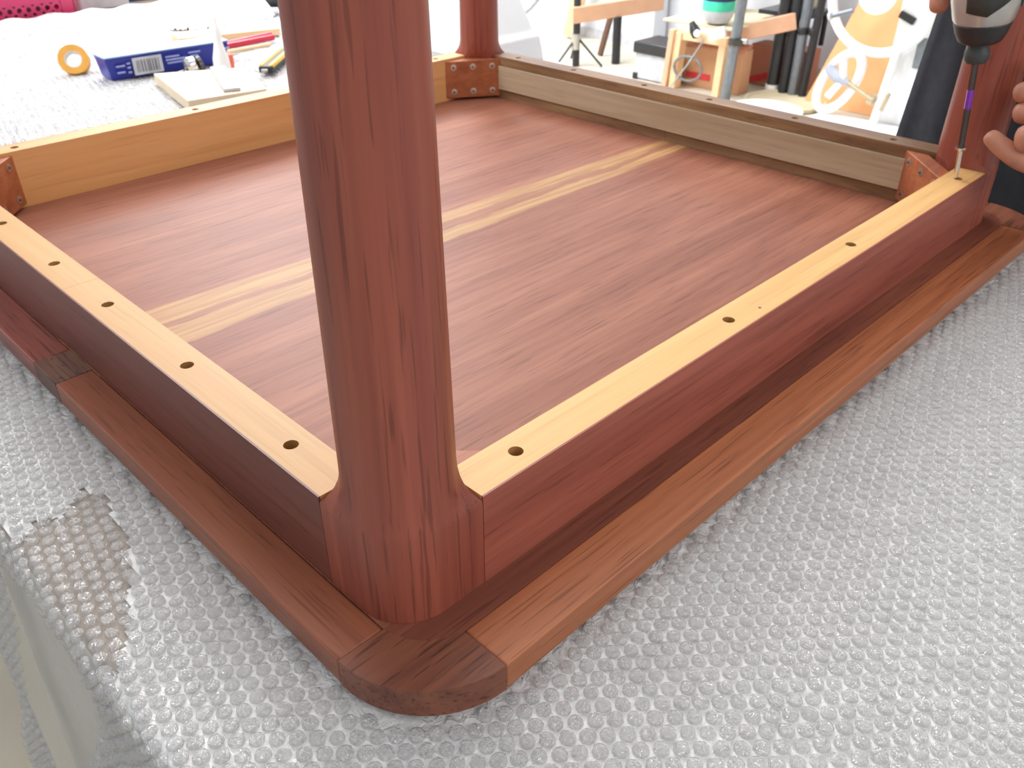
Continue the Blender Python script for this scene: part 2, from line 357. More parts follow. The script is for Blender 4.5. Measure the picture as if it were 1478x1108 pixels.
def bubbles(parent, name, mat, inside, u0, u1, v0, v1, pitch, rad, hgt, n=10, rings=((1,0),(.95,.6),(.74,.92),(.40,.95)), ang=R(18), lift=0.0, crinkle=1.0):
    vs = []; fs = []; ca, sa = math.cos(ang), math.sin(ang)
    cx, cy = (u0+u1)/2, (v0+v1)/2; ext = math.hypot(u1-u0, v1-v0)/2 + pitch
    rows = int(ext/(pitch*.866)); cols = int(ext/pitch)
    for j in range(-rows, rows+1):
        for i in range(-cols, cols+1):
            a = (i + .5*(j & 1))*pitch; b = j*pitch*.866
            u = cx + a*ca - b*sa; v = cy + a*sa + b*ca
            u += .0009*math.sin(v*40); v += .0009*math.sin(u*37)
            if not (u0 <= u <= u1 and v0 <= v <= v1) or not inside(u, v): continue
            p0, nrm = sheet_pos(u, v, lift=lift)
            t1 = Vector((nrm.z, 0, -nrm.x)); t2 = Vector((0,1,0))
            base = len(vs); full = random.uniform(.55, 1.05); k0 = random.random()
            tx, ty = random.uniform(-.25,.25), random.uniform(-.25,.25)
            rr = rad*random.uniform(.94, 1.05)
            for ri, (fr, fz) in enumerate(rings):
                for k in range(n):
                    an = 2*PI*(k+k0)/n; c, s_ = math.cos(an), math.sin(an)
                    jz = 0 if ri == 0 else random.uniform(-.22, .14)*crinkle*hgt
                    jr = 1 if ri == 0 else 1 + random.uniform(-.07, .06)*crinkle
                    z = hgt*full*fz*(1 + tx*c*fr + ty*s_*fr) + jz
                    vs.append(p0 + t1*(rr*fr*jr*c) + t2*(rr*fr*jr*s_) + nrm*max(0, z))
            vs.append(p0 + nrm*(hgt*full*random.uniform(.7, 1.0)))
            for ri in range(len(rings)-1):
                for k in range(n):
                    l = (k+1)%n; q = base+ri*n
                    fs.append((q+k, q+l, q+n+l, q+n+k))
            q = base+(len(rings)-1)*n
            for k in range(n): fs.append((q+k, q+(k+1)%n, base+len(rings)*n))
    m_ = MB(); m_.v = vs; m_.f = fs; m_.mi = [0]*len(fs)
    o = m_.build(name, mat, parent, fix=False); o['kind'] = 'stuff'
    o.data.polygons.foreach_set('use_smooth', [random.random() < .75 for _ in fs])
    return o
def film_sheet(parent, name, mat, inside, u0, u1, v0, v1, step, lift=0.0):
    nu = int((u1-u0)/step); nv = int((v1-v0)/step); vs = []; idx = {}; fs = []
    def vid(i, j):
        if (i, j) not in idx:
            u, v = u0+i*step, v0+j*step; p, nn = sheet_pos(u, v, lift=lift)
            idx[(i, j)] = len(vs); vs.append(p + nn*(-.0004))
        return idx[(i, j)]
    for i in range(nu):
        for j in range(nv):
            if inside(u0+(i+.5)*step, v0+(j+.5)*step): fs.append((vid(i,j), vid(i+1,j), vid(i+1,j+1), vid(i,j+1)))
    m_ = MB(); m_.v = vs; m_.f = fs; m_.mi = [0]*len(fs)
    o = m_.build(name, mat, parent, smooth=True, fix=False); return o

wr = thing('bubble_wrap', 'clear bubble wrap sheet spread thickly under the upturned table, hanging at the near left edge', 'bubble wrap', (.45, .2, BT))
def inA(u, v):
    if u < -.124: return v < .126 + .53*(-.124-u)
    return not inpoly(u, v, PATCH)
def inAfilm(u, v): return inA(u, v) and not under_table(u, v, .03)
film_sheet(wr, 'film', M['film'], inAfilm, -.62, 1.02, -.74, .99, .004)
def inAb(u, v): return inA(u, v) and not under_table(u, v, -.002) and not (u > .3 and v < -.45) and (u > -.4)
bubbles(wr, 'bubbles', M['bub'], inAb, -.45, 1.02, -.62, .99, .0112, .0049, .0036)
w1 = thing('bubble_wrap', 'thin single bubble wrap layer draped over the tan corner and grey side at bottom left', 'bubble wrap', (-.124, .3, BT))
def hem(v): return -.124 - (.64 + .03*math.sin(v*19))
def inB(u, v):
    if u >= -.124: return inpoly(u, v, PATCH) or (u < -.05 and .11 < v < .32)
    d_ = -.124-u
    return .116 + .52*d_ < v < .425 + .333*d_ + .006*math.sin(d_*40) and u > -.80
film_sheet(w1, 'film', M['film1'], inB, -.80, -.05, .10, .70, .006, lift=-.0006)
def inBb(u, v):
    if u >= -.124: return inpoly(u, v, PATCH)
    if not inB(u, v): return False
    return u > -.168 - .02*math.sin(v*19) or v > .34 + .333*(-.124-u)
bubbles(w1, 'bubbles', M['bub1'], inBb, -.80, -.05, .10, .70, .0112, .0050, .0042, lift=-.0006)
# far sheet on the second table, rumpled
FILM_FAR = -0.0285
w2 = thing('bubble_wrap', 'pale bubble wrap sheet lying over the second table behind the yellow rail', 'bubble wrap', (.5, 1.8, BT))
def rump(u, v):
    h = .004*noise.noise(Vector((u*5, v*5, 0))) + .002*noise.noise(Vector((u*17, v*17, 3)))
    ridge = math.exp(-((v - (2.02 + .1*(u-.5)))/.05)**2)*.018 + math.exp(-((v - (1.86 - .05*(u-.5)))/.04)**2)*.006
    return max(0, .004 + h) + ridge
vs = []; fs = []; nx, ny = 140, 150
X0, X1, Y0, Y1 = -.122, 1.265, 1.005, 2.26
for j in range(ny+1):
    for i in range(nx+1):
        u = X0+(X1-X0)*i/nx; v = Y0+(Y1-Y0)*j/ny
        z = BT + .001 + rump(u, v)
        if j > ny-6: z += .004*(j-ny+6) + .003*math.sin(u*60)
        vs.append((u, v, z))
for j in range(ny):
    for i in range(nx):
        a = j*(nx+1)+i; fs.append((a, a+1, a+nx+2, a+nx+1))
q = MB(); q.v = vs; q.f = fs; q.mi = [0]*len(fs); q.build('film', M['film'], w2, smooth=True, fix=False)
_sp = sheet_pos
def sheet_pos(u, v, **k): return Vector((u, v, BT + .001 + rump(u, v))), Vector((0,0,1))
bubbles(w2, 'bubbles', M['bub'], lambda u, v: True, -.10, 1.25, 1.02, 2.2, .0135, .0058, .0035, n=6, rings=((1,0),(.8,.8)))
sheet_pos = _sp

# ------------------------------------------------------------------ the upturned table
LX, LY, H, RW, A = .9276, .9121, .070, .033, .0681
CX, CY = LX/2, LY/2
T = thing('upturned_table', 'upside-down red-brown wooden table with thick round legs and pale yellow rails', 'table', (CX, CY, -.0215))
TB = -.0215
def arc(cx, cy, r, a0, a1, n): return [(cx+r*math.cos(R(a0+(a1-a0)*i/n)), cy+r*math.sin(R(a0+(a1-a0)*i/n))) for i in range(n+1)]
CR = .0695; BW = .0335
xs = (TX0, TX1); ys = (TY0, TY1); G = .00012
# panel (inside the edge bands)
def corner_inner():  # near corner, inner outline of the corner piece from the left band to the right band
    return [(-.0003, .0155), (.0050, -.0005), (.0120, -.0090), (.0220, -.0155), (.0325, -.0195)]
def mir(p, fx, fy): return ((TX0+TX1)-p[0] if fx else p[0], (TY0+TY1)-p[1] if fy else p[1])
poly = []
for fx, fy, rev in ((0,0,False),(1,0,True),(1,1,False),(0,1,True)):
    pts = [mir(p, fx, fy) for p in corner_inner()]
    poly += pts[::-1] if rev else pts
MB().prism(poly, TB + .001, -.0002).build('underside_panel', M['veneer'], T)
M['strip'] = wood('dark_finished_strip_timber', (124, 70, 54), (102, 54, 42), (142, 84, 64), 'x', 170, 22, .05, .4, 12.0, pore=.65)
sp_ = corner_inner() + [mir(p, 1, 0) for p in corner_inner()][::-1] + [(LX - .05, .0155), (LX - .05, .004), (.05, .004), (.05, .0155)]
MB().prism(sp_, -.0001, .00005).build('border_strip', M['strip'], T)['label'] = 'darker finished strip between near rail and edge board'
# corner pieces
for fx, fy in ((0,0),(1,0),(1,1),(0,1)):
    out = arc(TX0+CR, TY0+CR, CR, 180, 266.7, 14)
    out = [(TX0, .0157)] + out[1:] + [(.0325, TY0)]
    p = [mir(q_, fx, fy) for q_ in out + corner_inner()[::-1]]
    MB().prism(p, TB, 0).build('corner_piece', M['corner'], T, bevel=.0022, bseg=3)
def board(p, q_, mat, n='edge_board'):
    MB().box((p[0], p[1], TB), (q_[0], q_[1], 0)).build(n, mat, T, bevel=.0016, bseg=2)
x0i, y0i = -.0003, -.0195
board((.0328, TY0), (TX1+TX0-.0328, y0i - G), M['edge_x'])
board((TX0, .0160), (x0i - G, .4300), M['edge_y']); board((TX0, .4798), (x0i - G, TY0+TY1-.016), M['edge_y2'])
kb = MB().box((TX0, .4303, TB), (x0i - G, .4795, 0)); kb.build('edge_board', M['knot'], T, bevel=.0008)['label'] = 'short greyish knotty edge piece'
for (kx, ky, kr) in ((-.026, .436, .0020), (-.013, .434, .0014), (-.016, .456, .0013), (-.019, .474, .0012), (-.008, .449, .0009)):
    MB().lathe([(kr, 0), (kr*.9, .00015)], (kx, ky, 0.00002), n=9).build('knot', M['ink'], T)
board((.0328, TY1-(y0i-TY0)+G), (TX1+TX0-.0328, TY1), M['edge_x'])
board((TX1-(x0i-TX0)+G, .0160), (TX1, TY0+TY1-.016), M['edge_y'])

def rail(axis, a0, a1, o0, o1, holes, mat, z1=H, hr=.0050, depth=.020, name='apron_rail', out=None, outmat=None):
    """rail running along axis between a0..a1; o0..o1 across; real drilled holes in its top"""
    def P(a, o, z): return (a, o, z) if axis == 'x' else (o, a, z)
    mb = MB(); w = o1-o0; oc = (o0+o1)/2; N = 24
    cuts = [a0]
    for h in holes: cuts += [h-w/2*.8, h+w/2*.8]
    cuts.append(a1)
    for i in range(len(cuts)-1):
        c0, c1 = cuts[i], cuts[i+1]
        if i % 2 == 0:
            mb.add([P(c0,o0,z1),P(c1,o0,z1),P(c1,o1,z1),P(c0,o1,z1)], [(0,1,2,3)])
        else:
            hc = (c0+c1)/2; k4 = N//4
            # ring between square outline and circle
            sq = []
            hw = (c1-c0)/2; ho = w/2
            for k in range(N):
                t = 2*PI*(k+.5)/N + PI/4 - PI/N
                c, s_ = math.cos(t), math.sin(t); f = 1/max(abs(c), abs(s_)); sq.append((hc + c*f*hw, oc + s_*f*ho))
            ci = [(hc + hr*math.cos(2*PI*k/N + PI/4), oc + hr*math.sin(2*PI*k/N + PI/4)) for k in range(N)]
            v = [P(x, y, z1) for x, y in sq] + [P(x, y, z1) for x, y in ci] + [P(x, y, z1-depth) for x, y in ci]
            f = [(k, (k+1)%N, N+(k+1)%N, N+k) for k in range(N)]
            mb.add(v, f)
            mb.add(v[N:], [(k, (k+1)%N, N+(k+1)%N, N+k) for k in range(N)] + [tuple(range(N, 2*N))], 1)
    mb.add([P(a0,o0,0),P(a1,o0,0),P(a1,o1,0),P(a0,o1,0),P(a0,o0,z1),P(a1,o0,z1),P(a1,o1,z1),P(a0,o1,z1)],
           [(0,3,2,1),(0,1,5,4),(1,2,6,5),(2,3,7,6),(3,0,4,7)])
    bm_o = mb.build(name, [mat, M['holewood']], T, fix=False)
    bm = bmesh.new(); bm.from_mesh(bm_o.data); bmesh.ops.remove_doubles(bm, verts=bm.verts, dist=1e-6); bmesh.ops.recalc_face_normals(bm, faces=bm.faces); bm.to_mesh(bm_o.data); bm.free()
    return bm_o
g = .0004; vt = .0014
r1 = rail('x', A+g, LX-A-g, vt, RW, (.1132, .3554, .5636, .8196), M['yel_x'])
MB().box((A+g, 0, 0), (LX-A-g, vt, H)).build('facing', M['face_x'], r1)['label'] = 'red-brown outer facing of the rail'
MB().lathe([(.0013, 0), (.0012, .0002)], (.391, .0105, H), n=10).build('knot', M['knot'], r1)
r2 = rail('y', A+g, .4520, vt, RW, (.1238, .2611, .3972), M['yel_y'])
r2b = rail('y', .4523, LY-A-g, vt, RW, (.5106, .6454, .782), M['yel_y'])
MB().box((0, A+g, 0), (vt, LY-A-g, H)).build('facing', M['face_y'], r2)['label'] = 'red-brown outer facing of the rail, shaded-side darkness in its colour'
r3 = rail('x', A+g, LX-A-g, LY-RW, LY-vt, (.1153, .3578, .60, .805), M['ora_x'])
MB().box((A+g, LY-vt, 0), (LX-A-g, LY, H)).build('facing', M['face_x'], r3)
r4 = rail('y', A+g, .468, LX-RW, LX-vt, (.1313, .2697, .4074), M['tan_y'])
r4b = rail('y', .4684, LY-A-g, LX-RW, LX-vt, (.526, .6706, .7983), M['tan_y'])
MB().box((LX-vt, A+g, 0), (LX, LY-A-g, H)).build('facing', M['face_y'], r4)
MB().box((LX-RW-.0045, .104, .0160), (LX-RW, .828, .0550)).build('batten', M['batten'], T, bevel=.0006)['label'] = 'pale greyish batten fixed along the inner face'
for (px, py, sx_, sy_) in ((.0,.0,1,1),(LX,0,-1,1),(LX,LY,-1,-1),(0,LY,1,-1)): pass

# corner blocks with six screws each
def brace(p, q_, inner):
    p = Vector((p[0], p[1], 0)); q_ = Vector((q_[0], q_[1], 0)); d = (q_-p).normalized(); n = Vector((-d.y, d.x, 0))
    if n.dot(Vector((inner[0], inner[1], 0)) - p) > 0: n = -n      # n points to the table centre
    b = .020; z0, z1 = .0040, .0660
    pa, qa = p, q_; pb, qb = p - n*b + d*b*1.0, q_ - n*b - d*b*1.0
    vs = [(v.x, v.y, z) for z in (z0, z1) for v in (pa, qa, qb, pb)]
    o = MB().add(vs, [(0,3,2,1),(4,5,6,7),(0,1,5,4),(1,2,6,5),(2,3,7,6),(3,0,4,7)]).build('corner_block', M['brace'], T, bevel=.001)
    Ln = (q_-p).length
    for f in (.15, .5, .85):
        for z in (.0145, .0555):
            c = p + d*(Ln*f) + n*.0001; c.z = z
            MB().lathe([(.0052, 0), (.0054, .0003), (.0044, .0005)], c, n, 16).build('screw', M['holewood' if False else 'steel'], o, smooth=True)
            s_ = MB(); cc = c + n*.0006
            s_.box(cc - Vector((.0016, .0016, .0005)), cc + Vector((.0016, .0016, .0005)))
            s_.box(cc - Vector((.0004, .0004, .0022)), cc + Vector((.0004, .0004, .0022)))
            s_.build('screw_slot', M['darksteel'], o)
C_ = (CX, CY)
def outw(x, y): return (x, y)
brace((.107, RW), (RW, .107), (0, 0))
brace((.816, RW), (LX-RW, .1075), (LX, 0))
brace((.812, LY-RW), (LX-RW, .8270), (LX, LY))
brace((.1055, LY-RW), (RW, .800), (0, LY))

# legs
def leg(fx, fy):
    c = .034; n = 96; zs = [0.0002, .02, .045, .064, .067, .070, .073, .077, .082, .088, .095, .104, .115, .14, .2, .27, .34, .42, .5, .56, .61, .628, .634, .636]
    def col_r(z): return .0338 - (z-.07)*.0105 if z < .34 else .03097 - (z-.34)*.022
    def blk(th):
        # square half-size .034 with the outer corner rounded (r .036) and inner corner clipped
        dx, dy = math.cos(th), math.sin(th); t = .034/max(abs(dx), abs(dy))
        if dx < 0 and dy < 0:
            r_ = .0355; k = .034 - r_; cx = cy = -.034 + r_   # arc centre
            bq = dx*cx + dy*cy; disc = bq*bq - (cx*cx+cy*cy - r_*r_)
            if disc > 0:
                tt = bq + math.sqrt(disc); px, py = dx*tt, dy*tt
                if px < cx and py < cy: t = min(t, tt)
        if dx > 0 and dy > 0: t = min(t, .040/(dx+dy)*1.05)
        return t
    vs = []
    for z in zs:
        w = 1 if z <= .0667 else max(0, 1-(z-.0667)/.034)**3.2
        cr = col_r(max(z, .0667)) if z < .6 else col_r(.6)*(1 if z < .626 else (.97 if z < .63 else (.88 if z < .635 else .75)))
        for k in range(n):
            th = 2*PI*k/n; br = blk(th)
            r_ = br*w + cr*(1-w)
            x, y = c + .0015*(1-w) + r_*math.cos(th), c + .0015*(1-w) + r_*math.sin(th)
            if fx: x = LX - x
            if fy: y = LY - y
            vs.append((x, y, z))
    fs = [(i*n+k, i*n+(k+1)%n, (i+1)*n+(k+1)%n, (i+1)*n+k) for i in range(len(zs)-1) for k in range(n)]
    fs += [tuple(range(n))[::-1], tuple(range((len(zs)-1)*n, len(zs)*n))]
    return MB().add(vs, fs).build('leg', M['leg'], T, smooth=True)
for fx, fy in ((0,0),(1,0),(1,1),(0,1)): leg(fx, fy)

exec_parts = []
# ------------------------------------------------------------------ impact driver with its long bit
ax = Vector((-.0125, .0105, .138)).normalized(); tip = Vector((.8185, .0192, .0700))
def along(d): return tip + ax*d
D = thing('impact_driver', 'silver and charcoal impact driver with teal housing held over the far right rail', 'power tool', tuple(along(.145)))
MB().lathe([(.0098,.126),(.0122,.130),(.0122,.137),(.0098,.141),(.0098,.147),(.012,.149)], tip, ax, 28).build('chuck', M['tooldark'], D, smooth=True)
MB().lathe([(.0175,.146),(.0205,.148),(.0245,.156),(.0272,.165),(.0262,.167)], tip, ax, 32).build('nose_bumper', M['blackrub'], D, smooth=True)
MB().lathe([(.0258,.165),(.0285,.169),(.0325,.186),(.0345,.206),(.0350,.232)], tip, ax, 36).build('gear_case', M['toolgrey'], D, smooth=True)
# dark and teal shields moulded over the gear case
u_ = Vector((-.66, -.75, 0)); u_ = (u_-ax*u_.dot(ax)).normalized(); w_ = ax.cross(u_)
def shield(name, mat, c0, half, lowf):
    sv = []; nn = 16
    def rad(d): return .0262 + (.0328-.0262)*(d-.166)/.020 if d < .186 else .0328 + .0024*(d-.186)/.046
    for i in range(nn+1):
        t = -1 + 2*i/nn; an = c0 + t*half; lo = lowf(t)
        for f in (0, .33, .66, 1):
            d_ = lo + (.2325-lo)*f; sv.append(along(d_) + (u_*math.cos(an) + w_*math.sin(an))*(rad(d_)+.0012))
    sf = [(4*i+k, 4*i+4+k, 4*i+5+k, 4*i+1+k) for i in range(nn) for k in range(3)]
    so = MB().add(sv, sf).build(name, mat, D, smooth=True); sm = so.modifiers.new('solid', 'SOLIDIFY'); sm.thickness = .0012; sm.offset = 0
shield('front_shield', M['tooldark'], -.42, .62, lambda t: .1765 + .016*max(0, t)**1.0 + .004*max(0, -t))
shield('side_shield', M['teal'], .95, .55, lambda t: .1800 + .022*max(0, -t)**1.3)
MB().lathe([(.0345,.2315),(.0365,.2335),(.0370,.270),(.0345,.300),(.0250,.308),(.010,.310)], tip, ax, 36).build('motor_housing', M['teal'], D, smooth=True)
hd = Vector((.80, .55, -.05)).normalized()
h0 = along(.268) + hd*.028
MB().tube([h0, h0+hd*.03, h0+hd*.07, h0+hd*.11], [.019,.0165,.0165,.020], 18).build('handle', M['teal'], D, smooth=True)
hb = h0 + hd*.128
bb = MB().box(hb - Vector((.02,.026,.036)), hb + Vector((.02,.026,.036)), rot=Matrix.Rotation(math.atan2(hd.y, hd.x), 3, 'Z')); bb.build('battery', M['blackrub'], D, bevel=.006, bseg=3)
tg = h0 + hd*.012 - ax*.018
MB().tube([tg, tg - ax*.012 + hd*.004], .006, 12).build('trigger', M['blackrub'], D, smooth=True)
bit = MB().tube([along(.036), along(.130)], .0033, 6).build('driver_bit', M['darksteel'], D)
MB().tube([along(.078), along(.098)], .0036, 12).build('band', M['purple'], bit, smooth=True)['label'] = 'purple coloured band'
# bright screw being driven
s_ = thing('screw', 'bright steel screw on the driver bit entering the far right rail hole', 'screw', tuple(along(.002)))
MB().tube([along(-.012), along(.0), along(.032)], [.0012, .0024, .0026], 14).build('shank', M['chrome'], s_, smooth=True)
MB().lathe([(.0028,.031),(.0058,.0345),(.0060,.036)], tip, ax, 20).build('head', M['chrome'], s_, smooth=True)

# ------------------------------------------------------------------ person standing behind the far right corner
def skin_obj(name, verts, edges, radii, mat, parent, root=0, sub=2, smooth=True):
    me = bpy.data.meshes.new(name); off = wloc(parent)
    me.from_pydata([tuple(Vector(v)-off) for v in verts], edges, []); o = bpy.data.objects.new(name, me); COL.objects.link(o); o.parent = parent
    sk = o.modifiers.new('skin', 'SKIN'); sk.use_smooth_shade = True
    for i, r_ in enumerate(radii):
        rr = r_ if isinstance(r_, tuple) else (r_, r_)
        me.skin_vertices[0].data[i].radius = rr
    for i in range(len(verts)): me.skin_vertices[0].data[i].use_root = (i == root)
    ss = o.modifiers.new('sub', 'SUBSURF'); ss.levels = sub; ss.render_levels = sub
    me.materials.append(mat); return o
P0 = Vector((1.262, .012, FZ))
Pn = thing('person', 'person in black clothes and apron leaning in, fingers beside the far right leg', 'person', tuple(P0))
V = []; E = []; RR = []
def jv(p, r_, link=None):
    V.append(tuple(p)); RR.append(r_)
    if link is not None: E.append((link, len(V)-1))
    return len(V)-1
f_ = Vector((-.97, -.22, 0)).normalized(); l_ = Vector((-f_.y, f_.x, 0))    # l_ : the person's left, towards -y
if l_.y > 0: l_ = -l_
def W_(fw, lf, z): return P0 + f_*fw + l_*lf + Vector((0, 0, z))
pel = jv(W_(0, 0, .88), (.135, .10)); bel = jv(W_(.03, 0, 1.02), (.125, .10), pel); che = jv(W_(.09, 0, 1.20), (.15, .105), bel)
up = jv(W_(.14, 0, 1.33), (.12, .085), che); nk = jv(W_(.17, 0, 1.42), .05, up); hb1 = jv(W_(.20, 0, 1.49), .062, nk)
hc = jv(W_(.225, 0, 1.56), (.076, .088), hb1); ht = jv(W_(.235, 0, 1.64), .062, hc)
for sd in (1, -1):
    hp = jv(W_(0, .095*sd, .84), .095, pel); kn = jv(W_(.03, .11*sd, .46), .062, hp); cf = jv(W_(.0, .11*sd, .30), .058, kn); an = jv(W_(-.02, .115*sd, .09), .038, cf)
    jv(W_(.05, .12*sd, .045), .036, an); jv(W_(.14, .13*sd, .03), .030, len(V)-1)
# left arm (towards -y) down to the wrist beside the leg
shl = jv(W_(.14, .17, 1.33), .056, up); ell = jv((1.150, -.235, .36), .040, shl); mdl = jv((1.07, -.185, .25), .038, ell); wrl = jv((.975, -.112, .150), (.027,.024), mdl)
shr = jv(W_(.14, -.17, 1.33), .056, up); elr = jv((.950, .330, .272), .040, shr); mdr = jv((.985, .255, .266), .037, elr); wrr = jv((.950, .172, .300), (.026,.024), mdr)
# left hand: palm then five fingers
pal = jv((.915, -.092, .138), (.030,.018), wrl); pk = jv((.885, -.075, .134), (.028,.016), pal)
def finger(base, pts, r0, r1):
    k = base; n = len(pts)
    for i, p in enumerate(pts): k = jv(p, r0 + (r1-r0)*i/(n-1), k)
    return k
finger(pk, [(.858,-.086,.106), (.834,-.068,.100), (.8155,-.043,.105), (.810,-.030,.111), (.806,-.012,.122), (.8055,-.002,.1285)], (.0155), .0085)     # index pointing along the leg
finger(pal, [(.880,-.098,.136), (.850,-.084,.137), (.824,-.061,.134), (.808,-.043,.130), (.800,-.032,.129)], .0165, .0150)                          # thumb
finger(pk, [(.888,-.056,.142), (.868,-.044,.146), (.850,-.026,.146), (.842,-.010,.142)], .0140, .0120)
finger(pk, [(.893,-.052,.164), (.872,-.036,.170), (.854,-.018,.166), (.846,-.004,.160)], .0135, .0115)
finger(pk, [(.903,-.052,.188), (.882,-.036,.198), (.862,-.020,.196)], .0092, .0070)
# right hand closed on the driver handle
par = jv((.920, .120, .318), (.028,.020), wrr); pkr = jv((.900, .104, .312), (.026,.018), par)
finger(pkr, [(.898,.118,.280), (.896,.114,.256), (.893,.112,.236), (.890,.109,.222)], .0130, .0112)     # index hanging down by the trigger
finger(pkr, [(.880,.078,.330), (.858,.062,.318), (.850,.066,.300)], .0100, .0080)
finger(pkr, [(.890,.080,.345), (.868,.068,.340), (.852,.070,.322)], .0100, .0080)
finger(par, [(.905,.096,.345), (.888,.084,.358), (.870,.078,.352)], .0092, .0072)
finger(par, [(.930,.090,.300), (.918,.070,.292), (.905,.058,.288)], .0120, .0092)
body = skin_obj('body', V, E, RR, M['skin'], Pn, 0, 2)
# clothes
cv = []; ce = []; cr_ = []
def cj(p, r_, link=None):
    cv.append(tuple(p)); cr_.append(r_)
    if link is not None: ce.append((link, len(cv)-1))
    return len(cv)-1
a0 = cj(W_(.0, 0, .86), (.15, .115)); a1 = cj(W_(.03, 0, 1.02), (.142, .115), a0); a2 = cj(W_(.09, 0, 1.20), (.165, .12), a1); a3 = cj(W_(.135, 0, 1.335), (.13, .095), a2); cj(W_(.16, 0, 1.385), .068, a3)
b_ = cj(W_(.14, .17, 1.33), .070, a3); b_ = cj((1.150,-.235,.36), .052, b_); b_ = cj((1.07,-.185,.25), .047, b_); cj((1.035,-.162,.215), .043, b_)
b_ = cj(W_(.14, -.17, 1.33), .070, a3); b_ = cj((.950,.330,.272), .054, b_); b_ = cj((.980,.265,.264), .050, b_); cj((.968,.205,.280), .046, b_)
skin_obj('shirt', cv, ce, cr_, M['cloth'], Pn, 0, 2)
cv = []; ce = []; cr_ = []
a0 = cj(W_(0, 0, .93), (.148,.112)); a1 = cj(W_(0, 0, .86), (.150,.115), a0)
for sd in (1, -1):
    k = cj(W_(0, .098*sd, .80), .108, a1); k = cj(W_(.03, .11*sd, .46), .080, k); k = cj(W_(0, .11*sd, .30), .074, k); cj(W_(-.02, .115*sd, .11), .062, k)
skin_obj('trousers', cv, ce, cr_, M['denim'], Pn, 0, 2)
for sd in (1, -1):
    skin_obj('shoe', [W_(-.06,.115*sd,.045), W_(.03,.12*sd,.048), W_(.12,.13*sd,.038), W_(.20,.135*sd,.034)], [(0,1),(1,2),(2,3)], [.046,.050,.045,.036], M['shoe'], Pn, 1, 2)
# apron: a curved cloth hung from the chest to the knee with vertical folds
av = []; nu, nv = 36, 30
for j in range(nv+1):
    z = 1.30 - .82*j/nv
    hw = .12 + .13*min(1, max(0, (1.14-z)/.10)) if z > 1.04 else .235 + .05*(1.04-z)/.5
    fw0 = .225 if z > 1.15 else .225 - .035*min(1, (1.15-z)/.2)
    lean = max(0, z-1.0)*.12
    for i in range(nu+1):
        t = -1 + 2*i/nu; fold = .007*math.sin(t*17 + z*2)*min(1, max(0, 1.1-z)*3)
        av.append(W_(fw0 - .085*t*t + lean - .04 + fold, hw*t*.86, z))
af = [(j*(nu+1)+i, j*(nu+1)+i+1, (j+1)*(nu+1)+i+1, (j+1)*(nu+1)+i) for j in range(nv) for i in range(nu)]
ao = MB().add(av, af).build('apron', M['cloth'], Pn, smooth=True, fix=False); sm = ao.modifiers.new('solid', 'SOLIDIFY'); sm.thickness = .003
# face and hair
hcn = W_(.225, 0, 1.565)
def ell(name, c, rx, ry, rz, mat, par=Pn, n=20):
    bm = bmesh.new(); bmesh.ops.create_uvsphere(bm, u_segments=n, v_segments=n//2+2, radius=1)
    me = bpy.data.meshes.new(name); bm.to_mesh(me); bm.free()
    rm = Matrix((f_, l_, Vector((0,0,1)))).transposed()
    off = wloc(par)
    for v in me.vertices: v.co = Vector(c) + rm @ Vector((v.co.x*rx, v.co.y*ry, v.co.z*rz)) - off
    for p in me.polygons: p.use_smooth = True
    me.materials.append(mat); o = bpy.data.objects.new(name, me); COL.objects.link(o); o.parent = par; return o
ell('hair', hcn + Vector((0,0,.035)) - f_*.018, .092, .084, .088, M['hair'])
for sd in (1, -1):
    e_ = ell('eye', hcn + f_*.074 + l_*.031*sd + Vector((0,0,-.002)), .012, .014, .010, M['eye'], n=12)
    ell('ear', hcn + l_*.078*sd + Vector((0,0,-.01)), .018, .010, .030, M['skin'], n=12)
ell('nose', hcn + f_*.088 + Vector((0,0,-.028)), .018, .014, .024, M['skin'], n=12)
ell('mouth', hcn + f_*.078 + Vector((0,0,-.062)), .010, .024, .006, M['nail'], n=12)
def nail(p, d, sz):
    d = Vector(d).normalized(); MB().lathe([(sz*.5, 0), (sz, .0006), (sz*.9, .0012)], p, d, 10).build('fingernail', M['nail'], Pn, smooth=True)

# ------------------------------------------------------------------ things on the far table
ZT = BT + .008
def wmat(p): return p
# masking tape roll, leaning
tl = thing('tape_roll', 'yellow masking tape roll standing on edge left of the blue box', 'tape', (.468, 1.635, ZT))
ta = Vector((-.42, -.78, .46)).normalized(); tcn_ = Vector((.474, 1.655, ZT + .026))
MB().lathe([(.0260,-.010),(.0400,-.010),(.0400,.010),(.0260,.010)], tcn_, ta, 36).build('tape', M['yellow'], tl)
# (ring: rebuild as an open annulus)
def ring(c, axis, ri, ro, h, n=40):
    d = Vector(axis).normalized(); u = Vector((1,0,0)); u = (u-d*u.dot(d)).normalized(); w = d.cross(u); c = Vector(c)
    vs = [c + d*z + (u*math.cos(2*PI*k/n)+w*math.sin(2*PI*k/n))*r_ for r_, z in ((ri,-h/2),(ro,-h/2),(ro,h/2),(ri,h/2)) for k in range(n)]
    fs = [(i*n+k, i*n+(k+1)%n, ((i+1)%4)*n+(k+1)%n, ((i+1)%4)*n+k) for i in range(4) for k in range(n)]
    return MB().add(vs, fs)
o_ = [c for c in tl.children][0]; bpy.data.objects.remove(o_)
ring(tcn_, ta, .0170, .0295, .020).build('tape', M['yellow'], tl, smooth=True)
ring(tcn_, ta, .0152, .0169, .0195).build('core', M['tapecore'], tl, smooth=True)

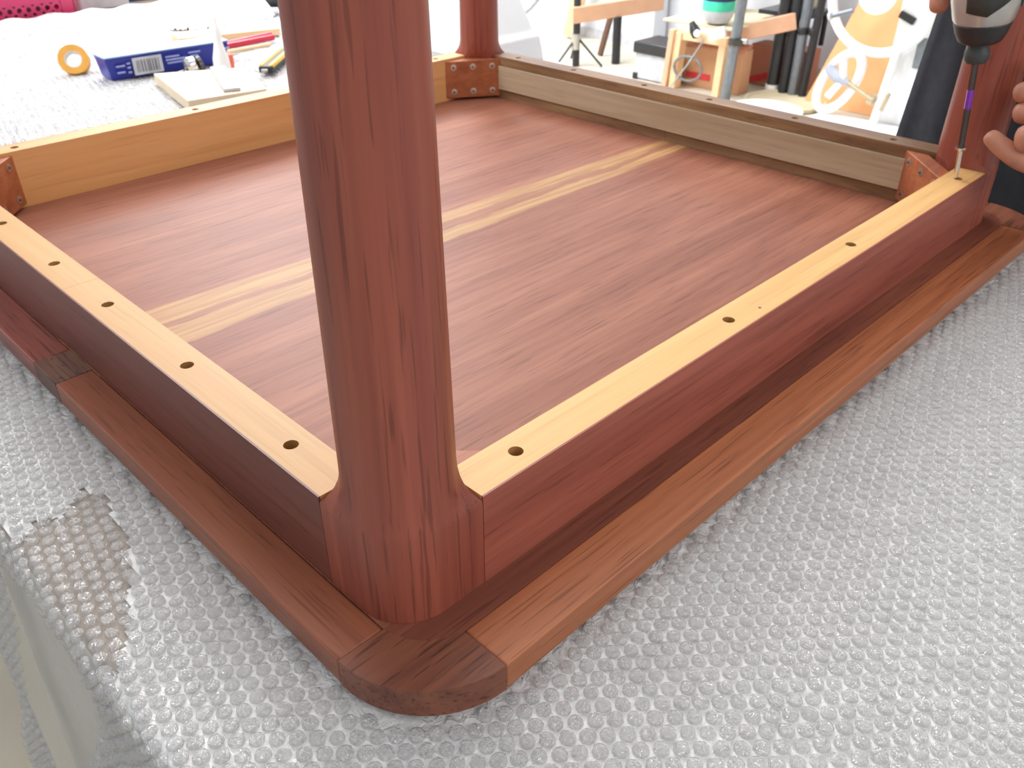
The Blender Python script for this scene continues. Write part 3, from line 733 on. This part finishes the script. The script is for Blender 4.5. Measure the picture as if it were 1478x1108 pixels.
# blue carton
bxa = Vector((.4880, 1.5300, 0)); bxb = Vector((.7500, 1.5150, 0)); d = (bxb-bxa).normalized(); n_ = Vector((-d.y, d.x, 0)); Lb = .262; wb = .062; hbx = .044
X_ = thing('carton', 'long blue carton with pale blue top and barcode label on the far table', 'box', (.62, 1.55, ZT))
def bxp(a, b, z): return bxa + d*a + n_*b + Vector((0,0,ZT+z))
def obox(a0, a1, b0, b1, z0, z1, taper=0):
    vs = [bxp(a0+taper, b0+taper, z0), bxp(a1-taper, b0+taper, z0), bxp(a1-taper, b1, z0), bxp(a0+taper, b1, z0), bxp(a0, b0, z1), bxp(a1, b0, z1), bxp(a1, b1, z1), bxp(a0, b1, z1)]
    return MB().add(vs, [(0,3,2,1),(4,5,6,7),(0,1,5,4),(1,2,6,5),(2,3,7,6),(3,0,4,7)])
obox(0, Lb, 0, wb, 0, hbx, .008).build('carton_body', M['blue'], X_, bevel=.002)
obox(-.0015, Lb+.0015, -.0015, wb+.0015, hbx, hbx+.003).build('lid', M['lightblue'], X_, bevel=.001)
lb = obox(.052, .112, -.0030, .0005, .006, .039).build('label_sticker', M['palegrey'], X_)
xx = .059
while xx < .106:
    w = random.choice((.0009, .0013, .0020)); obox(xx, xx+w, -.0034, -.003, .011, .034).build('bar', M['ink'], lb); xx += w + random.choice((.0012, .0018, .003))
for (a0_, a1_, z_) in ((.018,.036,.026),(.018,.034,.014),(.040,.047,.029),(.040,.047,.021),(.040,.047,.012),(.120,.150,.030),(.120,.165,.024),(.122,.158,.018),(.170,.196,.032),(.172,.190,.025),(.240,.262,.030)):
    obox(a0_, a1_, -.0028, -.0015, z_, z_+.0035).build('print_line', M['paleink'], X_)
# white glue bottle, upside down look: narrow top, wide base
gl = thing('glue_bottle', 'white squeeze bottle with orange tab leaning in front of the blue carton', 'bottle', (.690, 1.455, ZT))
ga = Vector((.02, .03, 1)).normalized(); gb = Vector((.688, 1.440, ZT))
MB().lathe([(.010,0),(.0165,.003),(.0175,.012),(.0160,.030),(.0120,.045),(.0090,.058),(.0088,.070),(.0100,.078),(.0085,.088),(.005,.096)], gb, ga, 22).build('bottle_body', M['white'], gl, smooth=True)
MB().lathe([(.0045,.096),(.0035,.106),(.0020,.112)], gb, ga, 14).build('nozzle', M['white'], gl, smooth=True)
MB().box((.704, 1.438, ZT+.004), (.716, 1.448, ZT+.034)).build('tab', M['orangecap'], gl, bevel=.002)
MB().box((.6805, 1.4245, ZT+.010), (.6905, 1.4255, ZT+.018)).build('mark', M['ink'], gl)
# small metal tool with round chrome head
mt_ = thing('punch_tool', 'small chrome headed metal tool lying before the blue carton', 'tool', (.62, 1.46, ZT))
MB().tube([(.552,1.452,ZT+.005), (.618,1.470,ZT+.010)], [.0025,.004], 12).build('shaft', M['darksteel'], mt_, smooth=True)
MB().lathe([(.006,0),(.015,.004),(.0175,.012),(.015,.024),(.008,.028)], (.620,1.470,ZT+.017), (.9,-.2,.2), 20).build('tool_head', M['chrome'], mt_, smooth=True)
MB().lathe([(.013,0),(.017,.002),(.017,.009),(.012,.011)], (.648,1.466,ZT+.018), (.9,-.2,.2), 20).build('collar', M['darksteel'], mt_, smooth=True)
# grey flat bar of timber, partly behind the rail
wb_ = MB(); wb_.prism([(.548,1.455),(.496,1.215),(.64,1.19),(.700,1.375)], ZT, ZT+.020)
tag(wb_.build('timber_offcut', plain('greyish_offcut_timber', (214, 196, 168), .6, var=.06, scale=20), bevel=.001), 'flat greyish timber offcut lying just behind the yellow rail', 'wood')
tag(MB().beam((.655, 1.395, ZT+.0235), (.585, 1.215, ZT+.0235), .030, .006).build('plastic_strip', M['palegrey'], bevel=.001), 'pale grey flat strip lying on top of the timber offcut', 'strip')
# cream board behind the carton
tag(MB().beam((.765, 1.800, ZT+.008), (1.00, 1.740, ZT+.008), .085, .016).build('wooden_board', M['pine'], bevel=.001), 'cream coloured thin board lying behind the blue carton', 'wood')
# red sticks and a thin yellow stick
for k in range(2):
    a = Vector((.790, 1.628 + .017*k, ZT+.010)); b = Vector((.930 + .012*k, 1.634 + .030*k, ZT+.012 ))
    tag(MB().tube([a, b], .0068, 14).build('red_stick', M['redstick'], smooth=True), ['nearer of two crimson sticks poking out behind the blue carton', 'farther of two crimson sticks poking out behind the blue carton'][k], 'stick', 'crimson sticks')
tag(MB().tube([(.790,1.600,ZT+.004), (.900,1.602,ZT+.004)], .0045, 10).build('yellow_pencil', M['pine'], smooth=True), 'thin yellow pencil below the crimson sticks', 'pencil')
# yellow-black cutter
ct = thing('utility_cutter', 'yellow and black utility cutter half hidden by the near leg', 'cutter', (.79, 1.42, ZT))
ca_, cb_ = Vector((.742, 1.362, ZT+.010)), Vector((.865, 1.475, ZT+.012)); cd = (cb_-ca_).normalized(); cn = Vector((-cd.y, cd.x, 0))
MB().beam(ca_, cb_, .030, .014).build('grip', M['blackrub'], ct, bevel=.004, bseg=3)
for k in (-1, 1):
    MB().beam(ca_+cn*.010*k+cd*.006+Vector((0,0,.004)), cb_+cn*.010*k-cd*.01+Vector((0,0,.004)), .010, .011).build('side_shell', M['amber'], ct, bevel=.003)
MB().beam(ca_-cd*.010, ca_, .012, .005).build('blade', M['steel'], ct)
# rumpled white wrap heap
def heap(name, cx, cy, rx, ry, h, mat, label, cat, seed=0, z0=ZT, pw=.7):
    n = 44; vs = []; fs = []
    for j in range(n+1):
        for i in range(n+1):
            a, b = -1+2*i/n, -1+2*j/n
            rr = min(1, math.sqrt(a*a+b*b)); f = max(0, 1-rr**2)**pw
            z = h*f*(1 + .45*noise.noise(Vector((a*3, b*3, seed)))) + .25*h*noise.noise(Vector((a*8, b*8, seed+5)))*f
            vs.append((cx+a*rx, cy+b*ry, z0+max(0, z)))
    for j in range(n):
        for i in range(n):
            q = j*(n+1)+i
            a, b = -1+2*(i+.5)/n, -1+2*(j+.5)/n
            if a*a+b*b < 1.02: fs.append((q, q+1, q+n+2, q+n+1))
    o = MB().add(vs, fs).build(name, mat, smooth=True, fix=False)
    return tag(o, label, cat)
heap('bubble_wrap_heap', .985, 1.98, .15, .10, .088, M['foam'], 'white rumpled heap of bubble wrap behind the red sticks', 'bubble wrap', 1)
heap('bubble_wrap_heap', 1.17, 1.63, .09, .16, .040, M['haze'], 'small clear crumple of wrap right of the white heap', 'bubble wrap', 3)
# white foam block behind the far leg
fm = MB(); prof = [(1.06,BT+.003),(1.075,.024),(1.095,.030),(1.20,.190),(1.215,.20),(1.62,.20),(1.62,BT+.003)]
nP = len(prof)
fm.add([(x, y, z) for x in (1.13, 1.262) for y, z in prof], [tuple(range(nP))[::-1], tuple(range(nP, 2*nP))] + [(i, (i+1)%nP, nP+(i+1)%nP, nP+i) for i in range(nP)])
tag(fm.build('foam_block', M['foam'], bevel=.006, bseg=3), 'bright white foam packing block behind the far leg', 'packing')
# pink basket with round and slot openings
bk = thing('basket', 'bright pink perforated plastic basket at the far left end of the second table', 'basket', (.44, 2.45, BT))
def basket():
    # wall front face with holes : cells of a grid
    y0 = 2.30; z0 = BT+.002; Hh = .16; x0_, x1_ = .08, .735
    mb = MB(); th = .004
    holes = []
    for r_ in range(4):
        for c_ in range(26):
            holes.append((x0_+.03+c_*.0235, z0+.018+r_*.024))
    slots = [(.56, .626), (.40, .466), (.24, .306)]
    N = 12
    def cell(cx, cz, w, h, r_):
        sq = []; ci = []
        for k in range(N):
            t = 2*PI*k/N; c, s_ = math.cos(t), math.sin(t); f = 1/max(abs(c), abs(s_)); sq.append((cx+c*f*w/2, cz+s_*f*h/2)); ci.append((cx+r_*c, cz+r_*s_))
        v = [(x, y0, z) for x, z in sq+ci] + [(x, y0+th, z) for x, z in ci]
        mb.add(v, [(k,(k+1)%N,N+(k+1)%N,N+k) for k in range(N)] + [(N+k,N+(k+1)%N,2*N+(k+1)%N,2*N+k) for k in range(N)])
    for r_ in range(2):
        for c_ in range(26):
            cell(x0_+.02+c_*.0235, z0+.016+r_*.023, .0235, .023, .0065)
    zt = z0+.0045+.046; zb = zt+.022; ztop = z0+Hh
    mb.box((x0_+.00825, y0, z0-.0), (x1_-.036, y0+th, z0+.0045))
    mb.box((x0_+.00825, y0, zt), (x1_-.036, y0+th, zb))
    xs_ = [x0_+.00825] + [v for s2 in sorted(slots) for v in s2] + [x1_-.036]
    for i in range(0, len(xs_), 2): mb.box((xs_[i], y0, zb), (xs_[i+1], y0+th, zb+.034))
    mb.box((x0_+.00825, y0, zb+.034), (x1_-.036, y0+th, ztop))
    mb.build('front_panel', M['pink'], bk)
    s2 = MB(); s2.box((x1_-.036, y0, z0), (x1_, y0+.012, ztop)); s2.box((x1_-.005, y0, z0), (x1_, y0+.34, ztop)); s2.box((x0_-.0, y0, z0), (x0_+.00825, y0+.34, ztop)); s2.box((x0_, y0+.335, z0), (x1_, y0+.34, ztop)); s2.box((x0_, y0, z0-.001), (x1_, y0+.34, z0+.004))
    s2.build('shell', M['pink'], bk, bevel=.002)
    MB().box((x0_-.008, y0-.010, ztop-.008), (x1_+.008, y0-.001, ztop+.006)).build('rim', M['pink'], bk, bevel=.003)
basket()
tag(MB().box((.30, 2.36, BT+.01), (.70, 2.50, .09)).build('dark_bundle', plain('dark_grey_bundle', (92, 84, 74), .8, var=.4, scale=30), bevel=.02, bseg=3), 'dark grey bundle inside the pink basket', 'bundle')
# white and blue containers behind the wrap
tag(MB().box((.790, 2.42, BT), (.935, 2.58, .11)).build('white_box', M['palegrey'], bevel=.006), 'pale grey-white box between the pink basket and blue crate', 'box')
bc = thing('storage_crate', 'blue plastic crate beyond the far edge of the bubble wrap', 'crate', (1.10, 2.60, BT))
MB().box((.955, 2.50, BT), (1.262, 2.70, .06)).build('crate_body', M['cobalt'], bc, bevel=.006)
MB().box((.948, 2.493, .052), (1.266, 2.707, .066)).build('rim', M['cobalt'], bc, bevel=.003)
# black thing and dusty glass and bag behind the near leg
bt = thing('spray_gun', 'black plastic gun-shaped tool behind the near leg at the top', 'tool', (1.14, 1.99, ZT))
MB().tube([(1.115,2.02,-.012+.02), (1.165,1.97,.012), (1.21,1.93,.005)], [.014,.022,.018], 16).build('tool_body', M['blackrub'], bt, smooth=True)
MB().tube([(1.165,1.97,.012), (1.150,1.925,ZT+.008)], [.017,.013], 14).build('grip', M['blackrub'], bt, smooth=True)
gp = thing('glass_pane', 'tall dusty glass pane standing behind the far left rail end', 'glass', (1.60, 2.25, FZ))
MB().box((1.40, 2.20, FZ), (2.05, 2.212, .35)).build('pane', M['dustyglass'], gp)
MB().box((1.375, 2.195, FZ), (1.400, 2.217, .36)).build('edge_strip', M['galv'], gp)
heap('plastic_bag', 1.205, 1.80, .075, .13, .075, M['haze'], 'crumpled clear plastic bag just left of the far leg', 'bag', 8)

# ------------------------------------------------------------------ background on the workshop floor
def post(name, label, p, top, w, mat, cat='post', foot=True, mats=None):
    t = thing(name, label, cat, (p[0], p[1], FZ))
    MB().tube([p, top], w/2, 16).build('pole', mat, t, smooth=True)
    p = Vector(p)
    if foot:
        for k in range(3):
            a = 2*PI*k/3 + .9
            MB().tube([p+Vector((0,0,.16)), p+Vector((.16*math.cos(a), .16*math.sin(a), .008))], .007, 8).build('foot', mat, t, smooth=True)
    return t
t = post('steel_stand', 'dark steel stand post holding the peach board, left of the others', (3.75, 3.115, FZ+.003), (3.75, 3.13, .25), .042, M['blackpaint'])
MB().tube([(3.74,3.115,-.655),(3.74,3.115,-.57)], .026, 14).build('clamp', M['steel'], t, smooth=True)
tag(MB().beam((3.70, 3.115, -.470), (4.25, 2.895, -.435), .035, .085).build('timber_beam', M['peach'], bevel=.003), 'peach coloured plank carried by the leftmost steel stand', 'wood')
t = post('steel_stand', 'short black stand post under the far end of the peach plank', (3.96, 2.987, FZ+.003), (3.97, 3.00, -.495), .050, M['blackpaint'], foot=False)
tag(MB().beam((4.06, 3.19, FZ+.004), (4.06, 3.11, -.47), .026, .026).build('leaning_strut', M['brownstrut']), 'thin brown strut leaning between the two dark stands', 'strut')
tag(MB().box((4.30, 2.98, FZ), (4.43, 3.16, .3)).build('wall_column', M['wallpaint'], bevel=.005), 'white square column against the wall behind the black post', 'column')
tag(MB().box((4.30, 3.48, FZ), (4.36, 3.56, .5), rot=Matrix.Rotation(R(14), 3, 'X')).build('leaning_plank', M['pine']), 'pale plank leaning on the wall left of the column', 'wood')
hs = [(3.95+.0*k, 3.95-.5*math.sin(k/16*PI/2)*1.0, -.62+.60*(1-math.cos(k/16*PI/2))) for k in range(17)]
tag(MB().tube(hs, .012, 10).build('grey_hose', M['hose'], smooth=True), 'grey hose curving down the wall left of the stands', 'hose')

# black and white case
bt = thing('tool_case', 'white fronted case with black lid and corners on the floor', 'case', (3.85, 2.58, FZ))
MB().box((3.75, 2.462, FZ+.004), (3.95, 2.690, -.600)).build('case_body', M['palegrey'], bt, bevel=.008)
MB().box((3.742, 2.435, FZ+.004), (3.955, 2.462, -.600)).build('side_wall', M['blackpaint'], bt, bevel=.004)
MB().box((3.738, 2.435, -.612), (3.96, 2.700, -.552)).build('lid', M['blackpaint'], bt, bevel=.008)
for yy in (2.462, 2.665): MB().box((3.742, yy, FZ+.002), (3.77, yy+.03, FZ+.035)).build('corner_foot', M['blackpaint'], bt, bevel=.004)

# pine frame stand in front of the carton
pf = thing('pine_frame', 'open pine frame standing before the cardboard carton with red print', 'frame', (3.75, 2.28, FZ))
MB().beam((3.74, 2.408, FZ+.001), (3.74, 2.395, -.466), .040, .062, up=(1,0,0)).build('post', M['pine'], pf, bevel=.003)
MB().beam((3.712, 2.450, FZ+.001), (3.712, 2.425, -.455), .030, .035, up=(1,0,0)).build('post', M['peach'], pf, bevel=.003)
MB().beam((3.74, 2.140, FZ+.001), (3.74, 2.130, -.500), .040, .052, up=(1,0,0)).build('post', M['pine'], pf, bevel=.003)
MB().beam((3.74, 2.430, -.480), (3.74, 2.110, -.480), .040, .042).build('rail', M['pine'], pf, bevel=.003)
cb = thing('cardboard_box', 'kraft cardboard box with a short red print, inside the pine frame', 'box', (4.0, 2.28, FZ))
MB().box((3.83, 2.075, FZ), (3.93, 2.425, -.535)).build('box_body', M['card'], cb, bevel=.004)
MB().box((3.826, 2.250, -.705), (3.831, 2.400, -.675)).build('print', M['red'], cb)
MB().box((3.82, 2.075, -.533), (3.92, 2.425, -.526), rot=Matrix.Rotation(R(-14), 3, 'Y')).build('flap', M['cardpink'], cb)
cb = thing('cardboard_box', 'browner cardboard box with a long red stripe, beside the black tubes', 'box', (4.2, 2.0, FZ))
MB().box((4.10, 1.86, FZ), (4.24, 2.19, -.545)).build('box_body', M['cardpink'], cb, bevel=.004)
MB().beam((4.098, 2.175, -.728), (4.098, 2.01, -.672), .004, .032).build('print', M['red'], cb)
# power cord loop on the frame
hs = [(3.70, 2.31+.085*math.cos(a), -.63+.06*math.sin(a)) for a in [2*PI*k/28 for k in range(28)]]
tag(MB().tube(hs, .006, 8, closed=True).build('cable_coil', M['galv'], smooth=True), 'thin grey cable coil hanging inside the pine frame', 'cable')
tag(MB().tube([(3.69, 2.22, -.47), (3.69, 2.30, -.60), (3.69, 2.40, -.74)], .004, 8).build('cord', M['hose'], smooth=True), 'thin cord slanting down across the pine frame', 'cord')
# grey steel upright with bracket
t = post('steel_stand', 'grey galvanised upright right of the pine frame', (3.68, 2.055, FZ+.003), (3.68, 2.005, .20), .050, M['galv'], foot=False)
MB().lathe([(.026,0),(.040,.004),(.040,.030),(.026,.034)], (3.68, 2.03, -.475), (0,0,1), 20).build('collar', M['darksteel'], t, smooth=True)
MB().beam((3.68, 2.03, -.455), (3.68, 1.97, -.450), .02, .022).build('lever', M['steel'], t, bevel=.003)
t = thing('fixture_clamp', 'black and white clamp head hooked on the pine frame top', 'clamp', (3.68, 2.26, -.455))
MB().tube([(3.68,2.30,-.40),(3.68,2.275,-.44),(3.68,2.27,-.475)], [.012,.028,.012], 12).build('clamp_arm', M['blackpaint'], t, smooth=True)
ring((3.665, 2.245, -.445), (1,0,0), .016, .030, .018, 24).build('clamp_ring', M['blackpaint'], t, smooth=True)
MB().lathe([(.012,0),(.018,.003),(.016,.012)], (3.66, 2.245, -.445), (-1,0,0), 18).build('knob', M['white'], t, smooth=True)
MB().beam((3.68, 2.19, -.455), (3.68, 2.10, -.42), .02, .05).build('tag_plate', M['white'], t, bevel=.004)
# round jar with green band
jr = thing('plastic_jar', 'round clear-white jar with a green band and navy lid above the pine frame', 'jar', (3.78, 2.22, -.42))
jc = (3.80, 2.23, -.418)
MB().lathe([(.030,0),(.060,.012),(.076,.040),(.080,.068)], jc, n=28).build('jar_base', M['palegrey'], jr, smooth=True)
MB().lathe([(.080,.068),(.081,.070),(.081,.112),(.080,.114)], jc, n=28).build('band', M['green'], jr, smooth=True)
MB().lathe([(.080,.114),(.083,.118),(.083,.150),(.07,.156)], jc, n=28).build('lid', M['navy'], jr, smooth=True)
sh = thing('shelf', 'pale beige sack-covered shelf board holding the round jar', 'shelf', (4.05, 2.35, FZ))
MB().box((3.74, 2.10, -.430), (4.30, 2.52, -.418)).build('shelf_board', M['beige'], sh, bevel=.003)
for yy in (2.12, 2.50): MB().box((4.26, yy-.015, FZ), (4.29, yy+.015, -.430)).build('leg', M['beige'], sh)
for k, (yy, lab) in enumerate(((2.43, 'beige sack left of the round jar'), (2.02, 'beige sack right of the grey upright'))):
    bm_ = MB().lathe([(.06,0),(.10,.02),(.115,.09),(.11,.20),(.07,.30),(.04,.32)], (4.18, yy, -.418 if k == 0 else -.37), n=20)
    if k: bm_.v = [(x+.05, y, z) for x, y, z in bm_.v]
    tag(bm_.build('sack', M['beige'], smooth=True), lab, 'sack')
tag(MB().beam((3.85, 2.200, -.478), (4.02, 1.915, -.392), .03, .078).build('timber_beam', M['peach'], bevel=.003), 'peach plank between the grey upright and the black tubes', 'wood')
sh = thing('shelf', 'low dark shelf under the sack right of the upright', 'shelf', (4.18, 2.0, FZ))
MB().box((4.07, 1.88, -.39), (4.32, 2.16, -.37)).build('shelf_board', M['blackpaint'], sh)
for yy in (1.90, 2.14): MB().box((4.29, yy-.01, -.545), (4.31, yy+.01, -.39)).build('bracket', M['blackpaint'], sh)
# black tubes
for k, (y0_, y1_, w, mt2, lab) in enumerate(((1.990, 2.000, .062, 'blackpaint', 'leftmost upright black tube with white foot beside the striped carton'), (1.925, 1.940, .050, 'blackpaint', 'middle upright black tube of the three'), (1.870, 1.880, .050, 'galv', 'grey upright tube between the black ones'), (1.815, 1.800, .040, 'blackpaint', 'rightmost black tube beside the tan board'))):
    t = post('upright_tube', lab, (4.02, y0_, FZ+.003), (4.06, y1_, .15), w, M[mt2], 'tube', foot=False)
    if k == 0: MB().lathe([(.034,0),(.036,.004),(.034,.04)], (4.02, y0_, FZ+.001), n=16).build('foot', M['white'], t, smooth=True)
    MB().lathe([(w/2,0),(w/2+.003,.004),(w/2+.003,.030),(w/2,.034)], (4.03, y0_+.003, -.45), n=16).build('joint', M['blackpaint'], t, smooth=True)
# round pale discs on the floor
dd = thing('round_tray', 'round beige tray with a raised rim on the floor below the black tubes', 'tray', (3.75, 1.80, FZ))
MB().lathe([(.19,0),(.20,.004),(.20,.020),(.19,.022),(.185,.010)], (3.86, 1.82, FZ+.001), n=40).build('tray_disc', M['beige'], dd, smooth=True)
tag(MB().lathe([(.165,0),(.175,.004),(.175,.020),(.165,.024)], (3.56, 1.76, FZ+.024), n=40).build('white_disc', M['white'], smooth=True), 'white round disc on the floor in front of the beige tray', 'disc')
hs = [(3.50+.13*math.cos(a)+.02, 1.60+.16*math.sin(a), FZ+.03) for a in [PI*.2+PI*1.1*k/20 for k in range(21)]]
tag(MB().tube(hs, .007, 8).build('power_cord', M['hose'], smooth=True), 'thin grey cord looping on the floor before the tan board', 'cord')
# tan board leaning
bo = MB(); vs = []
for xo in (0, .02):
    for (y, z, lean) in ((1.765, FZ+.002, 0), (1.375, FZ+.002, 0), (1.36, -.15, .12), (1.585, -.15, .12)): vs.append((3.95+lean+xo, y, z))
bo.add(vs, [(3,2,1,0),(4,5,6,7),(0,1,5,4),(1,2,6,5),(2,3,7,6),(3,0,4,7)])
tag(bo.build('leaning_board', M['orangeboard']), 'tan orange board leaning behind the white fan frame', 'board')
# white machine
mc = thing('white_cabinet', 'overexposed white machine cabinet with grey plate beside the black apron', 'machine', (4.1, 1.15, FZ))
MB().box((3.86, .72, FZ), (4.35, 1.35, .35)).build('cabinet_body', M['white'], mc, bevel=.015, bseg=3)
MB().box((3.835, 1.168, -.482), (3.862, 1.232, -.356)).build('plate', M['galv'], mc, bevel=.004)
MB().box((3.845, 1.27, -.30), (3.862, 1.345, -.27), rot=Matrix.Rotation(R(20), 3, 'X')).build('catch', M['blackpaint'], mc, bevel=.003)
# floor base plate white
tag(MB().box((3.42, 1.02, FZ), (3.84, 1.60, FZ+.012)).build('white_mat', M['white'], bevel=.003), 'white flat sheet on the floor in front of the machine', 'sheet')
# white tubular fan stand: big loop, grey ring, lower oval clamp ring
fn = thing('fan_stand', 'white tubular fan frame with grey ring standing before the tan board', 'fan', (3.72, 1.45, FZ))
cx, cz = 1.415, -.215
MB().tube([(3.82, cx+.235*math.cos(a), cz+.225*math.sin(a)) for a in [2*PI*k/44 for k in range(44)]], .021, 12, closed=True).build('outer_loop', M['white'], fn, smooth=True)
ring((3.78, 1.425, -.190), (1,0,0), .088, .128, .035, 40).build('grey_ring', M['greyring'], fn, smooth=True)
MB().lathe([(.070,0),(.086,.008),(.086,.020),(.05,.026)], (3.79, 1.425, -.190), (-1,0,0), 32).build('hub', M['white'], fn, smooth=True)
MB().tube([(3.76, 1.515, -.268), (3.75, 1.600, -.298)], [.012,.010], 12).build('handle', M['galv'], fn, smooth=True)
MB().lathe([(.010,0),(.018,.004),(.018,.016),(.01,.02)], (3.75, 1.602, -.299), (0,1,-.3), 16).build('knob', M['palegrey'], fn, smooth=True)
ov = []
for k in range(40):
    a = 2*PI*k/40; e1, e2 = .150*math.cos(a), .072*math.sin(a); th = R(62)
    ov.append((3.80, 1.535 - (e1*math.cos(th)) + e2*math.sin(th), -.585 + e1*math.sin(th) + e2*math.cos(th)))
MB().tube(ov, .021, 12, closed=True).build('lower_loop', M['white'], fn, smooth=True)
MB().tube([(3.77, 1.590, -.520), (3.77, 1.530, -.560), (3.77, 1.475, -.575)], [.020,.026,.016], 14).build('clamp_bar', M['greyring'], fn, smooth=True)
MB().tube([(3.77, 1.520, -.470), (3.77, 1.500, -.560), (3.77, 1.560, -.650)], .017, 12).build('cross_arm', M['white'], fn, smooth=True)
MB().tube([(3.76, 1.470, -.572), (3.745, 1.345, -.618)], .011, 12).build('threaded_rod', M['brass'], fn, smooth=True)
MB().lathe([(.012,0),(.026,.004),(.026,.030),(.014,.036)], (3.747, 1.355, -.614), (0,-1,-.35), 16).build('nut', M['brass'], fn, smooth=True)
MB().beam((3.742, 1.285, -.660), (3.742, 1.265, -.580), .014, .016).build('wing', M['brass'], fn, bevel=.003)
MB().tube([(3.80, 1.33, FZ+.013), (3.82, 1.30, -.40)], .020, 12).build('stand_tube', M['white'], fn, smooth=True)
